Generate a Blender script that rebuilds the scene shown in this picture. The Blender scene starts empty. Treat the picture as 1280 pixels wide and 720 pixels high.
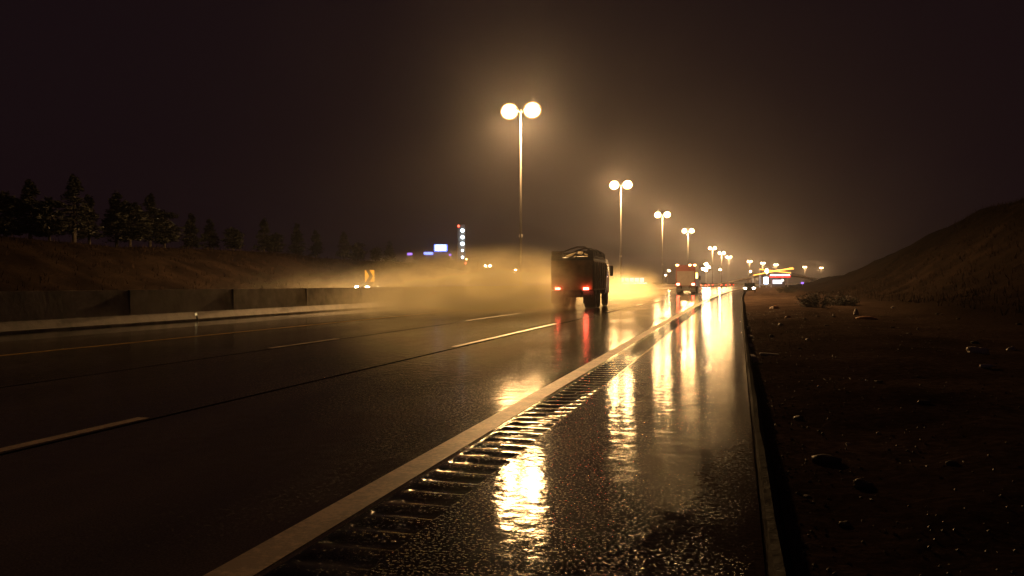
import bpy, bmesh, math, random
from mathutils import Vector, Matrix, noise
R = math.radians
S = bpy.context.scene
COL = S.collection
rnd = random.Random(7)
PI = math.pi

# ------------------------------------------------------------------ camera
CAM_H = 1.4
F = 1050.0                     # focal length in photograph pixels (1280 wide)
VPX, HOR = 910.0, 354.0
TH = math.atan((VPX - 640) / F)
PITCH = math.atan((360 - HOR) / F)
cd = bpy.data.cameras.new('camera')
cam = bpy.data.objects.new('camera', cd)
COL.objects.link(cam)
cam.location = (0, 0, CAM_H)
cam.rotation_euler = (PI / 2 - PITCH, 0, TH)
cd.sensor_width = 36
cd.lens = 36 * F / 1280
cd.clip_start = 0.05
cd.clip_end = 8000
S.camera = cam
CT, ST = math.cos(TH), math.sin(TH)


def at(px, py, z):
    """world point seen at photograph pixel (px, py) at camera depth z"""
    xc = (px - 640) / F * z
    h = CAM_H + (HOR - py) / F * z
    return Vector((xc * CT - z * ST, xc * ST + z * CT, h))


# the gentle right-hand bend of the motorway: sideways shift at distance Y
BEND = [(-60, 0), (0, 0), (80, .7), (145, 2.3), (208, 4.7), (272, 7.9), (345, 11.2), (415, 14), (478, 17.5), (549, 23), (661, 38),
        (776, 64), (892, 98), (1000, 134), (1400, 275), (2600, 700)]


def bend(y):
    T = BEND
    if y <= T[0][0]:
        return 0.0
    for i in range(len(T) - 1):
        if y <= T[i + 1][0]:
            x0, y0 = T[i]
            x1, y1 = T[i + 1]
            d = (y1 - y0) / (x1 - x0)
            m0 = d if i == 0 else (d + (y0 - T[i - 1][1]) / (x0 - T[i - 1][0])) / 2
            m1 = d if i + 2 >= len(T) else (d + (T[i + 2][1] - y1) / (T[i + 2][0] - x1)) / 2
            h = x1 - x0
            t = (y - x0) / h
            return ((2 * t**3 - 3 * t**2 + 1) * y0 + (t**3 - 2 * t**2 + t) * h * m0 + (-2 * t**3 + 3 * t**2) * y1 + (t**3 - t**2) * h * m1)
    return T[-1][1]


def heading(y):
    return -math.atan((bend(y + 1) - bend(y - 1)) / 2)


# ------------------------------------------------------------------ materials
def mat(name):
    m = bpy.data.materials.new(name)
    m.use_nodes = True
    nt = m.node_tree
    return m, nt, nt.nodes['Principled BSDF'], nt.nodes['Material Output']


def node(nt, typ, **kw):
    n = nt.nodes.new(typ)
    for k, v in kw.items():
        if isinstance(k, str) and k.startswith('i_'):
            n.inputs[k[2:].replace('_', ' ')].default_value = v
        else:
            setattr(n, k, v)
    return n


def ramp(nt, fac, stops):
    r = nt.nodes.new('ShaderNodeValToRGB')
    els = r.color_ramp.elements
    while len(els) < len(stops):
        els.new(0.5)
    for e, (p, c) in zip(els, stops):
        e.position = p
        e.color = (*c, 1) if len(c) == 3 else c
    nt.links.new(fac, r.inputs[0])
    return r


def pos(nt, scale=(1, 1, 1)):
    g = nt.nodes.new('ShaderNodeNewGeometry')
    mp = nt.nodes.new('ShaderNodeMapping')
    mp.inputs['Scale'].default_value = scale
    nt.links.new(g.outputs['Position'], mp.inputs['Vector'])
    return mp.outputs[0]


def objpos(nt, scale=(1, 1, 1)):
    g = nt.nodes.new('ShaderNodeTexCoord')
    mp = nt.nodes.new('ShaderNodeMapping')
    mp.inputs['Scale'].default_value = scale
    nt.links.new(g.outputs['Object'], mp.inputs['Vector'])
    return mp.outputs[0]


def noise_tex(nt, vec, scale, detail=3, rough=.55):
    n = nt.nodes.new('ShaderNodeTexNoise')
    n.inputs['Scale'].default_value = scale
    n.inputs['Detail'].default_value = detail
    n.inputs['Roughness'].default_value = rough
    nt.links.new(vec, n.inputs['Vector'])
    return n.outputs['Fac']


def simple(name, c, rough=.5, metal=0., vary=.25, scale=6., bump=0., spec=.5, world=False):
    m, nt, b, o = mat(name)
    v = pos(nt) if world else objpos(nt)
    f = noise_tex(nt, v, scale, 4)
    r = ramp(nt, f, [(.3, tuple(x * (1 - vary) for x in c)), (.7, tuple(min(1, x * (1 + vary)) for x in c))])
    nt.links.new(r.outputs[0], b.inputs['Base Color'])
    rr = nt.nodes.new('ShaderNodeMapRange')
    rr.inputs['To Min'].default_value = max(.03, rough - .12)
    rr.inputs['To Max'].default_value = min(1, rough + .12)
    nt.links.new(f, rr.inputs[0])
    nt.links.new(rr.outputs[0], b.inputs['Roughness'])
    b.inputs['Metallic'].default_value = metal
    b.inputs['Specular IOR Level'].default_value = spec
    if bump:
        bp = nt.nodes.new('ShaderNodeBump')
        bp.inputs['Strength'].default_value = 1
        bp.inputs['Distance'].default_value = bump
        f2 = noise_tex(nt, v, scale * 5, 4)
        nt.links.new(f2, bp.inputs['Height'])
        nt.links.new(bp.outputs[0], b.inputs['Normal'])
    return m


def emit(name, c, s, cast=False):
    m, nt, b, o = mat(name)
    if not cast:
        m.cycles.emission_sampling = 'NONE'   # too weak to light anything around it
    b.inputs['Base Color'].default_value = (*[min(.8, x) for x in c], 1)
    b.inputs['Emission Color'].default_value = (*c, 1)
    b.inputs['Emission Strength'].default_value = s
    b.inputs['Roughness'].default_value = .3
    return m


def wet(name, dark, light, r0, r1, b_fine, b_coarse, fine_scale=34., spec=.6, tracks=False):
    """rain-soaked asphalt: dark binder and paler stones under a water film that lies smooth in the hollows, rough on the stones"""
    m, nt, b, o = mat(name)
    L = nt.links.new
    p = pos(nt)
    big = noise_tex(nt, pos(nt, (.9, .16, 1)), 1.0, 3)
    stone = noise_tex(nt, p, 75, 2, .6)
    c = ramp(nt, stone, [(.35, dark), (.68, light)])
    tint = ramp(nt, big, [(.3, (.75, .75, .75)), (.7, (1.25, 1.2, 1.15))])
    mx = nt.nodes.new('ShaderNodeMix')
    mx.data_type = 'RGBA'
    mx.blend_type = 'MULTIPLY'
    mx.inputs['Factor'].default_value = 1
    L(c.outputs[0], mx.inputs[6])
    L(tint.outputs[0], mx.inputs[7])
    mr = nt.nodes.new('ShaderNodeMapRange')
    mr.inputs['From Min'].default_value = .35
    mr.inputs['From Max'].default_value = .65
    mr.inputs['To Min'].default_value = r0
    mr.inputs['To Max'].default_value = r1
    L(big, mr.inputs[0])
    fine = noise_tex(nt, p, fine_scale, 3, .6)
    # stones poke out of the film here and there; between them the water lies flat
    poke = nt.nodes.new('ShaderNodeMapRange')
    poke.interpolation_type = 'SMOOTHSTEP'
    poke.inputs['From Min'].default_value = .56
    poke.inputs['From Max'].default_value = .85
    L(fine, poke.inputs[0])
    b1 = nt.nodes.new('ShaderNodeBump')
    b1.inputs['Distance'].default_value = b_fine
    L(poke.outputs[0], b1.inputs['Height'])
    # polished and pooled patches lie calmer than the open-grained ones
    patch = nt.nodes.new('ShaderNodeMapRange')
    patch.inputs['From Min'].default_value = .38
    patch.inputs['From Max'].default_value = .62
    patch.inputs['To Min'].default_value = .12
    patch.inputs['To Max'].default_value = 1.15
    L(noise_tex(nt, pos(nt, (1.5, .45, 1)), 1.0, 4, .6), patch.inputs[0])
    L(patch.outputs[0], b1.inputs['Strength'])
    coarse = noise_tex(nt, p, 5.5, 3, .5)
    b2 = nt.nodes.new('ShaderNodeBump')
    b2.inputs['Distance'].default_value = b_coarse
    L(coarse, b2.inputs['Height'])
    L(b1.outputs[0], b2.inputs['Normal'])
    # water film: a clear glossy coat over a plain rough base
    df = nt.nodes.new('ShaderNodeBsdfDiffuse')
    gl = nt.nodes.new('ShaderNodeBsdfAnisotropic')
    gl.name = 'film'
    gl.distribution = 'BECKMANN'
    fr = nt.nodes.new('ShaderNodeFresnel')
    fr.inputs['IOR'].default_value = 1.36
    fs = nt.nodes.new('ShaderNodeMath')
    fs.operation = 'MULTIPLY'
    fs.name = 'film_amount'
    fs.inputs[1].default_value = spec
    ms = nt.nodes.new('ShaderNodeMixShader')
    L(mx.outputs[2], df.inputs['Color'])
    L(mr.outputs[0], gl.inputs['Roughness'])
    for q in (df, gl, fr):
        L(b2.outputs[0], q.inputs['Normal'])
    L(fr.outputs[0], fs.inputs[0])
    L(fs.outputs[0], ms.inputs[0])
    L(df.outputs[0], ms.inputs[1])
    L(gl.outputs[0], ms.inputs[2])
    L(ms.outputs[0], o.inputs['Surface'])
    nt.nodes.remove(b)
    df.name = 'base'
    return m


M = {}
M['lane'] = wet('wet_lane_asphalt', (.07, .057, .046), (.16, .132, .108), .12, .18, .009, .004, 30, spec=.75)
M['shoulder'] = wet('wet_shoulder_asphalt', (.012, .011, .01), (.04, .035, .031), .075, .12, .0052, .0046, 50, spec=1)
M['rumble'] = wet('wet_milled_asphalt', (.012, .011, .01), (.04, .036, .033), .08, .13, .0045, .003, 40, spec=1)
M['gutter'] = wet('wet_gutter_asphalt', (.012, .011, .01), (.03, .027, .024), .12, .2, .003, .004, spec=1)
M['kerb'] = wet('wet_kerb_asphalt', (.006, .005, .005), (.014, .012, .012), .5, .7, .012, .02, 26, spec=.03)
M['seam'] = simple('bitumen_seam', (.006, .006, .006), .9, world=True, spec=0)


def add_silt(m):
    """brown silt washed against the kerb in drifts: rougher, paler, and it fades out towards the road"""
    nt = m.node_tree
    L = nt.links.new
    base, film, amount = nt.nodes['base'], nt.nodes['film'], nt.nodes['film_amount']
    uv = nt.nodes.new('ShaderNodeUVMap')
    uv.uv_map = 'lateral'
    sx = nt.nodes.new('ShaderNodeSeparateXYZ')
    L(uv.outputs[0], sx.inputs[0])
    wob = noise_tex(nt, pos(nt, (1.6, .5, 1)), 1.1, 5, .65)
    ma = node(nt, 'ShaderNodeMath', operation='MULTIPLY_ADD')
    L(wob, ma.inputs[0])
    ma.inputs[1].default_value = .9
    L(sx.outputs[0], ma.inputs[2])
    mr = nt.nodes.new('ShaderNodeMapRange')
    mr.interpolation_type = 'SMOOTHSTEP'
    mr.inputs['From Min'].default_value = -.75
    mr.inputs['From Max'].default_value = .75
    L(ma.outputs[0], mr.inputs[0])
    fade = nt.nodes.new('ShaderNodeMapRange')
    fade.inputs['From Min'].default_value = 6
    fade.inputs['From Max'].default_value = 22
    fade.inputs['To Min'].default_value = 1
    fade.inputs['To Max'].default_value = .3
    L(sx.outputs[1], fade.inputs[0])
    fac = node(nt, 'ShaderNodeMath', operation='MULTIPLY')
    L(mr.outputs[0], fac.inputs[0])
    L(fade.outputs[0], fac.inputs[1])
    silt = ramp(nt, noise_tex(nt, pos(nt), 30, 4), [(.35, (.03, .02, .013)), (.7, (.085, .058, .038))])
    old = base.inputs['Color'].links[0].from_socket
    mx = nt.nodes.new('ShaderNodeMix')
    mx.data_type = 'RGBA'
    L(fac.outputs[0], mx.inputs['Factor'])
    L(old, mx.inputs[6])
    L(silt.outputs[0], mx.inputs[7])
    L(mx.outputs[2], base.inputs['Color'])
    oldr = film.inputs['Roughness'].links[0].from_socket
    mf = nt.nodes.new('ShaderNodeMix')
    L(fac.outputs[0], mf.inputs['Factor'])
    L(oldr, mf.inputs[2])
    mf.inputs[3].default_value = .24
    L(mf.outputs[0], film.inputs['Roughness'])
    dull = nt.nodes.new('ShaderNodeMapRange')
    dull.inputs['To Min'].default_value = amount.inputs[1].default_value
    dull.inputs['To Max'].default_value = .28
    L(fac.outputs[0], dull.inputs[0])
    L(dull.outputs[0], amount.inputs[1])
    calm = nt.nodes.new('ShaderNodeMapRange')
    calm.inputs['To Min'].default_value = 1
    calm.inputs['To Max'].default_value = .3
    L(fac.outputs[0], calm.inputs[0])
    for q in nt.nodes:
        if q.type == 'BUMP':
            st = q.inputs['Strength']
            src = calm.outputs[0]
            if st.is_linked:
                mu = node(nt, 'ShaderNodeMath', operation='MULTIPLY')
                L(st.links[0].from_socket, mu.inputs[0])
                L(src, mu.inputs[1])
                src = mu.outputs[0]
            L(src, st)


add_silt(M['shoulder'])


def paint(name, c, wear, rough):
    m, nt, b, o = mat(name)
    L = nt.links.new
    f = noise_tex(nt, pos(nt), 22, 5, .7)
    f2 = noise_tex(nt, pos(nt), 2.2, 3, .6)
    ad = nt.nodes.new('ShaderNodeMath')
    ad.operation = 'ADD'
    L(f, ad.inputs[0])
    L(f2, ad.inputs[1])
    worn = tuple(x * wear for x in c)
    r = ramp(nt, ad.outputs[0], [(.0, worn), (.82, worn), (.98, c), (1, c)])
    mp = nt.nodes.new('ShaderNodeMapRange')
    mp.inputs['From Max'].default_value = 1.15
    L(ad.outputs[0], mp.inputs[0])
    L(mp.outputs[0], r.inputs[0])
    L(r.outputs[0], b.inputs['Base Color'])
    b.inputs['Roughness'].default_value = rough
    b.inputs['Specular IOR Level'].default_value = .12
    bp = nt.nodes.new('ShaderNodeBump')
    bp.inputs['Distance'].default_value = .0025
    L(noise_tex(nt, pos(nt), 40, 3), bp.inputs['Height'])
    L(bp.outputs[0], b.inputs['Normal'])
    return m


M['white'] = paint('white_road_paint', (.8, .62, .42), .66, .5)
M['yellow'] = paint('yellow_road_paint', (.75, .46, .08), .6, .4)
M['concrete'] = simple('barrier_concrete', (.27, .235, .2), .7, vary=.5, scale=1.3, bump=.006, world=True)
M['metal'] = simple('galvanised_steel', (.33, .33, .33), .45, .7)
M['polesteel'] = simple('weathered_pole_steel', (.03, .027, .025), .7, .1)
M['darkmetal'] = simple('dark_painted_steel', (.04, .04, .042), .45, .3)
M['black'] = simple('black_rubber', (.014, .014, .014), .7)
M['glass'] = simple('dark_window_glass', (.012, .014, .016), .08, vary=.05)
M['lamp'] = emit('sodium_lens', (1.0, .66, .32), 40, False)
m, nt, b, o = mat('lamp_glare_bowl')
nt.nodes.remove(b)
m.cycles.emission_sampling = 'NONE'
tp = nt.nodes.new('ShaderNodeBsdfTransparent')
tp.inputs['Color'].default_value = (1, .9, .75, 1)
em = nt.nodes.new('ShaderNodeEmission')
em.inputs['Color'].default_value = (1, .52, .17, 1)
em.inputs['Strength'].default_value = .6  # glow of its own, in place of the glare around a lamp
ms = nt.nodes.new('ShaderNodeMixShader')
ms.inputs[0].default_value = .5
nt.links.new(tp.outputs[0], ms.inputs[1])
nt.links.new(em.outputs[0], ms.inputs[2])
nt.links.new(ms.outputs[0], o.inputs['Surface'])
M['bowl'] = m
M['lamp_far'] = emit('small_warm_lamp', (1.0, .66, .32), 110)
M['white_lamp'] = emit('cold_white_lamp', (.75, .9, 1.0), 9)
M['head'] = emit('headlight_glow', (1.0, .86, .62), 140)
M['tail'] = emit('tail_light_red', (1.0, .09, .05), 30, True)
M['tailsoft'] = emit('tail_light_soft', (1.0, .05, .02), 6)
M['amber'] = emit('amber_marker', (1.0, .42, .12), 14)
M['blue'] = emit('blue_neon', (.12, .18, 1.0), 2.0)
M['violet'] = emit('violet_neon', (.33, .16, .9), .9)
M['bluewhite'] = emit('blue_white_sign', (.62, .76, 1.0), 5)
M['redsign'] = emit('red_canopy_light', (1.0, .05, .04), .9)
M['whitestrip'] = emit('white_canopy_strip', (1.0, .86, .78), 4)
M['orange'] = emit('orange_neon', (1.0, .38, .06), 1.6)
M['window'] = emit('lit_window', (.75, .8, 1.0), .8)
M['yellowpanel'] = emit('lit_yellow_panel', (1.0, .72, .14), 3.5)


# ------------------------------------------------------------------ mesh helpers
class MB:
    def __init__(s):
        s.v, s.f = [], []

    def add(s, vs, fs):
        k = len(s.v)
        s.v += [tuple(v) for v in vs]
        s.f += [tuple(i + k for i in f) for f in fs]
        return s

    def box(s, x0, x1, y0, y1, z0, z1, m=None, bev=0.0):
        bm = bmesh.new()
        bmesh.ops.create_cube(bm, size=1)
        for v in bm.verts:
            v.co = Vector(((x0 + x1) / 2 + v.co.x * (x1 - x0), (y0 + y1) / 2 + v.co.y * (y1 - y0), (z0 + z1) / 2 + v.co.z * (z1 - z0)))
        if bev:
            bmesh.ops.bevel(bm, geom=bm.edges[:], offset=bev, segments=2, affect='EDGES')
        return s.bm(bm, m)

    def bm(s, bm, m=None):
        if m is not None:
            bm.transform(m)
        bm.verts.index_update()
        s.add([v.co[:] for v in bm.verts], [[v.index for v in f.verts] for f in bm.faces])
        bm.free()
        return s

    def tube(s, pts, rad, n=8, cap=True):
        pts = [Vector(p) for p in pts]
        if not isinstance(rad, (list, tuple)):
            rad = [rad] * len(pts)
        rings = []
        for i, p in enumerate(pts):
            d = (pts[min(i + 1, len(pts) - 1)] - pts[max(i - 1, 0)]).normalized()
            a = d.cross(Vector((0, 0, 1)) if abs(d.z) < .9 else Vector((1, 0, 0))).normalized()
            b = d.cross(a)
            rings.append([p + (a * math.cos(2 * PI * j / n) + b * math.sin(2 * PI * j / n)) * rad[i] for j in range(n)])
        vs = [v for r in rings for v in r]
        fs = []
        for i in range(len(pts) - 1):
            for j in range(n):
                fs.append((i * n + j, i * n + (j + 1) % n, (i + 1) * n + (j + 1) % n, (i + 1) * n + j))
        if cap:
            fs.append(tuple(range(n))[::-1])
            fs.append(tuple((len(pts) - 1) * n + j for j in range(n)))
        return s.add(vs, fs)

    def ell(s, c, r, nu=12, nv=7, half=0):
        """ellipsoid; half=-1 keeps only the lower half, closed by a lid"""
        vs, fs = [], []
        t0, t1 = (-PI / 2, PI / 2) if not half else (-PI / 2, 0)
        for i in range(nv + 1):
            t = t0 + (t1 - t0) * i / nv
            for j in range(nu):
                a = 2 * PI * j / nu
                vs.append((c[0] + r[0] * math.cos(t) * math.cos(a), c[1] + r[1] * math.cos(t) * math.sin(a), c[2] + r[2] * math.sin(t)))
        for i in range(nv):
            for j in range(nu):
                fs.append((i * nu + j, i * nu + (j + 1) % nu, (i + 1) * nu + (j + 1) % nu, (i + 1) * nu + j))
        if half:
            fs.append(tuple(nv * nu + j for j in range(nu)))
        return s.add(vs, fs)

    def prism(s, prof, x0, x1, bev=0.0):
        """profile of (y, z) points swept from x0 to x1"""
        n = len(prof)
        vs = [(x0, y, z) for y, z in prof] + [(x1, y, z) for y, z in prof]
        fs = [tuple(range(n))[::-1], tuple(range(n, 2 * n))] + [(i, (i + 1) % n, n + (i + 1) % n, n + i) for i in range(n)]
        if not bev:
            return s.add(vs, fs)
        b = bmesh.new()
        bv = [b.verts.new(v) for v in vs]
        for f in fs:
            b.faces.new([bv[i] for i in f])
        bmesh.ops.recalc_face_normals(b, faces=b.faces[:])
        bmesh.ops.bevel(b, geom=b.edges[:], offset=bev, segments=2, affect='EDGES')
        return s.bm(b)

    def wheel(s, x0, x1, y, z, r, n=20, bev=.03):
        prof = [(0, r * .55), (0, r - bev), (bev, r), (1 - bev, r), (1, r - bev), (1, r * .55)]
        w = x1 - x0
        vs, fs = [], []
        k = len(prof)
        for j in range(n):
            a = 2 * PI * j / n
            for t, rr in prof:
                vs.append((x0 + (t * w if t in (0, 1) else (bev if t == bev else w - bev)), y + rr * math.cos(a), z + rr * math.sin(a)))
        for j in range(n):
            for i in range(k):
                fs.append((j * k + i, j * k + (i + 1) % k, ((j + 1) % n) * k + (i + 1) % k, ((j + 1) % n) * k + i))
        return s.add(vs, fs)

    def build(s, name, m, parent=None, smooth=False):
        me = bpy.data.meshes.new(name)
        me.from_pydata(s.v, [], s.f)
        b = bmesh.new()
        b.from_mesh(me)
        bmesh.ops.recalc_face_normals(b, faces=b.faces[:])
        b.to_mesh(me)
        b.free()
        me.materials.append(m)
        if smooth:
            for p in me.polygons:
                p.use_smooth = True
        o = bpy.data.objects.new(name, me)
        COL.objects.link(o)
        if parent:
            o.parent = parent
        return o


def tag(o, label=None, cat=None, group=None, kind=None):
    for k, v in (('label', label), ('category', cat), ('group', group), ('kind', kind)):
        if v:
            o[k] = v
    return o


def thing(name, label, cat, loc=(0, 0, 0), rz=0., group=None):
    o = bpy.data.objects.new(name, None)
    COL.objects.link(o)
    o.location = loc
    o.rotation_euler = (0, 0, rz)
    return tag(o, label, cat, group)


def copy_tree(o, parent=None):
    c = o.copy()
    COL.objects.link(c)
    if parent:
        c.parent = parent
    for ch in list(o.children):
        copy_tree(ch, c)
    return c


ORD = 'first second third fourth fifth sixth seventh eighth ninth tenth eleventh twelfth thirteenth fourteenth fifteenth sixteenth seventeenth eighteenth nineteenth twentieth'.split()


# ------------------------------------------------------------------ road sheets
def ysteps(y0, y1):
    ys, y = [], y0
    while y < y1 - .01:
        ys.append(y)
        y += 1.0 if y < 70 else 4.0 if y < 300 else 10.0
    ys.append(y1)
    return ys


def lateral_uv(o):
    me = o.data
    uv = me.uv_layers.new(name='lateral')
    for l in me.loops:
        co = me.vertices[l.vertex_index].co
        uv.data[l.index].uv = (co.x - bend(co.y), co.y)
    return o


def strip(name, x0, x1, y0, y1, z, m, cols=1, mb=None, fx0=None, fx1=None):
    own = mb is None
    mb = mb or MB()
    ys = ysteps(y0, y1)
    vs, fs = [], []
    for y in ys:
        a = x0 if fx0 is None else fx0(y)
        b = x1 if fx1 is None else fx1(y)
        for i in range(cols + 1):
            vs.append((a + (b - a) * i / cols + bend(y), y, z))
    w = cols + 1
    for i in range(len(ys) - 1):
        for j in range(cols):
            fs.append((i * w + j, i * w + j + 1, (i + 1) * w + j + 1, (i + 1) * w + j))
    mb.add(vs, fs)
    return mb.build(name, m) if own else mb


XE0, XE1 = -2.44, -2.21         # white edge line
XR0, XR1 = -2.17, -1.67         # rumble strip
XL1, XL2, XY = -5.92, -9.62, -13.65
XB = -19.3                      # face of the median barrier
YEND = 1300


def kerb_x(y):                  # right edge of the shoulder, relative to the bend
    return .17 + .0045 * max(0, y) - bend(y) * .4 * (1 if y < 80 else 0) if y < 80 else .53 - .28 + .0 * y


tag(strip('road', -16.9, XR0, -12, YEND, 0, M['lane'], 6), kind='structure')
tag(strip('road_gutter', XB - .3, -16.9, -12, YEND, -.003, M['gutter'], 1), kind='structure')


def kx(y):
    return .13 + .0065 * min(max(y, 0), 60)


tag(lateral_uv(strip('road_shoulder', XR1, 0, -12, YEND, 0, M['shoulder'], 3, fx1=kx)), kind='structure')
# milled rumble strip: one real groove every 30 cm
mb = MB()
vs, fs = [], []
ys = []
y = -6.0
PROF = [(.303 * i / 10, -.0065 * (1 - math.cos(2 * PI * max(0, i - 2) / 8)) if i > 2 else 0) for i in range(10)]
while y < 170:
    ys += [(y + a, z) for a, z in PROF]
    y += .303
ys.append((y, 0))
ys.append((YEND, 0)) if False else None
for yy, z in ys:
    e = .012
    for x, k in ((XR0, 0), (XR0 + .03, .0), (XR0 + .05, 1), (XR1 - .05, 1), (XR1 - .03, 0), (XR1, 0)):
        vs.append((x + bend(yy), yy, z * k))
for i in range(len(ys) - 1):
    for j in range(5):
        fs.append((i * 6 + j, i * 6 + j + 1, i * 6 + 7 + j, i * 6 + 6 + j))
mb.add(vs, fs)
strip('', XR0, XR1, y, YEND, 0, None, 1, mb)
tag(mb.build('road_rumble_strip', M['rumble'], smooth=True), kind='structure')

# painted markings and seams
mb = MB()
strip('', XE0, XE1, -12, YEND, .004, None, 1, mb)
tag(mb.build('road_edge_marking', M['white']), kind='structure')
mb = MB()
for a, b_ in ((-8.5, -5.5), (4.3, 7.5), (17.6, 28.5)):  # last dash drawn long, standing in for glare on the wet line
    strip('', XL1 - .07, XL1 + .07, a, b_, .004, None, 1, mb)
y = 41.
while y < 600:
    strip('', XL1 - .07, XL1 + .07, y, y + 3.4, .004, None, 1, mb)
    y += 12.2
for a, b_ in ((3.6, 6.8), (16.2, 19.4), (30., 38.)):  # last dash drawn long in place of a shining wet streak
    strip('', XL2 - .07, XL2 + .07, a, b_, .004, None, 1, mb)
y = 53.
while y < 600:
    strip('', XL2 - .07, XL2 + .07, y, y + 3.4, .004, None, 1, mb)
    y += 12.2
tag(mb.build('road_lane_marking', M['white']), kind='structure')
tag(strip('road_median_marking', XY - .09, XY + .09, -12, YEND, .004, M['yellow']), kind='structure')
mb = MB()
strip('', XL1 + .12, XL1 + .18, -12, 400, .002, None, 1, mb)
strip('', XL2 + .12, XL2 + .17, -12, 400, .002, None, 1, mb)
tag(mb.build('road_seam_lines', M['seam']), kind='structure')
# opposite carriageway
tag(strip('opposite_road', -39, -20.3, -12, YEND, 0, M['lane'], 4), kind='structure')

# asphalt kerb along the shoulder
mb = MB()
vs, fs = [], []
ys = ysteps(-12, YEND)
KP = [(0, -.05), (.012, .03), (.03, .06), (.075, .065), (.11, .04), (.15, -.08)]
for yy in ys:
    w = .006 * math.sin(yy * 2.1) + .005 * math.sin(yy * 5.3)
    for i, (dx, z) in enumerate(KP):
        vs.append((kx(yy) + dx + w * (i > 1) + bend(yy), yy, z + w * .8 * (i in (2, 3))))
n = len(KP)
for i in range(len(ys) - 1):
    for j in range(n - 1):
        fs.append((i * n + j, i * n + j + 1, (i + 1) * n + j + 1, (i + 1) * n + j))
mb.add(vs, fs)
tag(mb.build('road_kerb', M['kerb']), kind='structure')

# ------------------------------------------------------------------ ground, embankments
def sm(a, b, x):
    t = min(1, max(0, (x - a) / (b - a)))
    return t * t * (3 - 2 * t)


def ground_z(X, Y):
    u = X - bend(Y)
    k = kx(Y)
    if u > k:
        d = u - k
        z = -.07 + .12 * sm(0, 2.5, d)
        z += .10 * noise.noise((X * .55, Y * .4, 3)) * sm(.2, 1.5, d) + .05 * noise.noise((X * 2.1, Y * 1.7, 9)) * sm(.1, .6, d)
        z += .35 * sm(2, 8, d) * max(0, noise.noise((X * .23, Y * .13, 5)))
        top = 11.5 * (1 - .62 * sm(90, 270, Y)) * (1 - sm(330, 520, Y))
        h = top * sm(9.5, 33, d) + 2.2 * sm(30, 90, d)
        z += h * (1 + .12 * noise.noise((X * .07, Y * .05, 1))) + .5 * sm(8, 16, d) * noise.noise((X * .3, Y * .25, 2))
        return z
    if u < -39:
        d = -39 - u
        top = 5.2 * (1 - .75 * sm(135, 230, Y))
        z = -.06 + top * sm(1, 19, d) * (1 + .1 * noise.noise((X * .06, Y * .05, 4)))
        return z + .25 * sm(1, 6, d) * noise.noise((X * .25, Y * .2, 6))
    return -.09


def grid_axis(segs):
    out = []
    for a, b_, st in segs:
        n_ = max(1, round((b_ - a) / st))
        out += [a + (b_ - a) * i / n_ for i in range(n_)]
    out.append(segs[-1][1])
    return out


us = grid_axis([(-900, -150, 75), (-150, -65, 6), (-65, -36, 1.5), (-36, -2, 6), (-2, .2, 1.1), (.2, 4, .22), (4, 12, .5), (12, 60, 1.5), (60, 150, 10), (150, 1100, 95)])
vsY = grid_axis([(-40, 0, 3), (0, 14, .3), (14, 40, .8), (40, 120, 2), (120, 400, 6), (400, 1500, 40)])
vs = []
for y in vsY:
    for u in us:
        uu = u
        if -2 < u < .25:
            uu = u
        X = uu + bend(y)
        vs.append((X, y, ground_z(X, y)))
w = len(us)
fs = [(i * w + j, i * w + j + 1, (i + 1) * w + j + 1, (i + 1) * w + j) for i in range(len(vsY) - 1) for j in range(w - 1)]
m, nt, b, o = mat('wet_earth')
p = pos(nt)
f1 = noise_tex(nt, p, .35, 5, .6)
f2 = noise_tex(nt, p, 9, 5, .65)
mixf = node(nt, 'ShaderNodeMath', operation='MULTIPLY')
nt.links.new(f1, mixf.inputs[0])
nt.links.new(f2, mixf.inputs[1])
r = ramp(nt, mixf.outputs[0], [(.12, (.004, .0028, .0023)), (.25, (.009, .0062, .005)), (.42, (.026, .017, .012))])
# bare gravelly soil beside the kerb, paler in place of light; dark scrubby cover on the banks
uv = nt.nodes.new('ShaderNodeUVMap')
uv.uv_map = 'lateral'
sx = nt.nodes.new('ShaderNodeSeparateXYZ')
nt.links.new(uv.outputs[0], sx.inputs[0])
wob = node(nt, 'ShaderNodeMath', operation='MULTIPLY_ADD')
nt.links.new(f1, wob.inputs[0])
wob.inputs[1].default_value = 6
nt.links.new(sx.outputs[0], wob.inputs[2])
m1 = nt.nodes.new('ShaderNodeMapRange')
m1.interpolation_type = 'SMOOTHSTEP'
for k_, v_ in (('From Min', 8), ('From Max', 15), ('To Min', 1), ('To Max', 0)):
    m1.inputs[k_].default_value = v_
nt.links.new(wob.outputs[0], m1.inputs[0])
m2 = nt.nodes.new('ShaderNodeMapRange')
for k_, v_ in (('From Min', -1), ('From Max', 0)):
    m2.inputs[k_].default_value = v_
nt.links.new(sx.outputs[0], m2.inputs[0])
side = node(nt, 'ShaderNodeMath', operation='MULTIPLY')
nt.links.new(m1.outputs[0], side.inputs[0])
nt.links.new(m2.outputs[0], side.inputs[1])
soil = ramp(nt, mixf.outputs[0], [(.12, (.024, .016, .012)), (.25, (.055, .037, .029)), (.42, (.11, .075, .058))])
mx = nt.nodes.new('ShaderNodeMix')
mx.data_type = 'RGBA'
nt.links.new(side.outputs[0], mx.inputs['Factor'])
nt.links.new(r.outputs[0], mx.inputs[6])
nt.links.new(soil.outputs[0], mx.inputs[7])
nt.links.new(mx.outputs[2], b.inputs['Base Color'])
rr = ramp(nt, f1, [(.38, (.6,) * 3), (.6, (.85,) * 3)])
nt.links.new(rr.outputs[0], b.inputs['Roughness'])
bp = nt.nodes.new('ShaderNodeBump')
bp.inputs['Distance'].default_value = .014
nt.links.new(f2, bp.inputs['Height'])
nt.links.new(bp.outputs[0], b.inputs['Normal'])
b.inputs['Specular IOR Level'].default_value = 0
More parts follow.
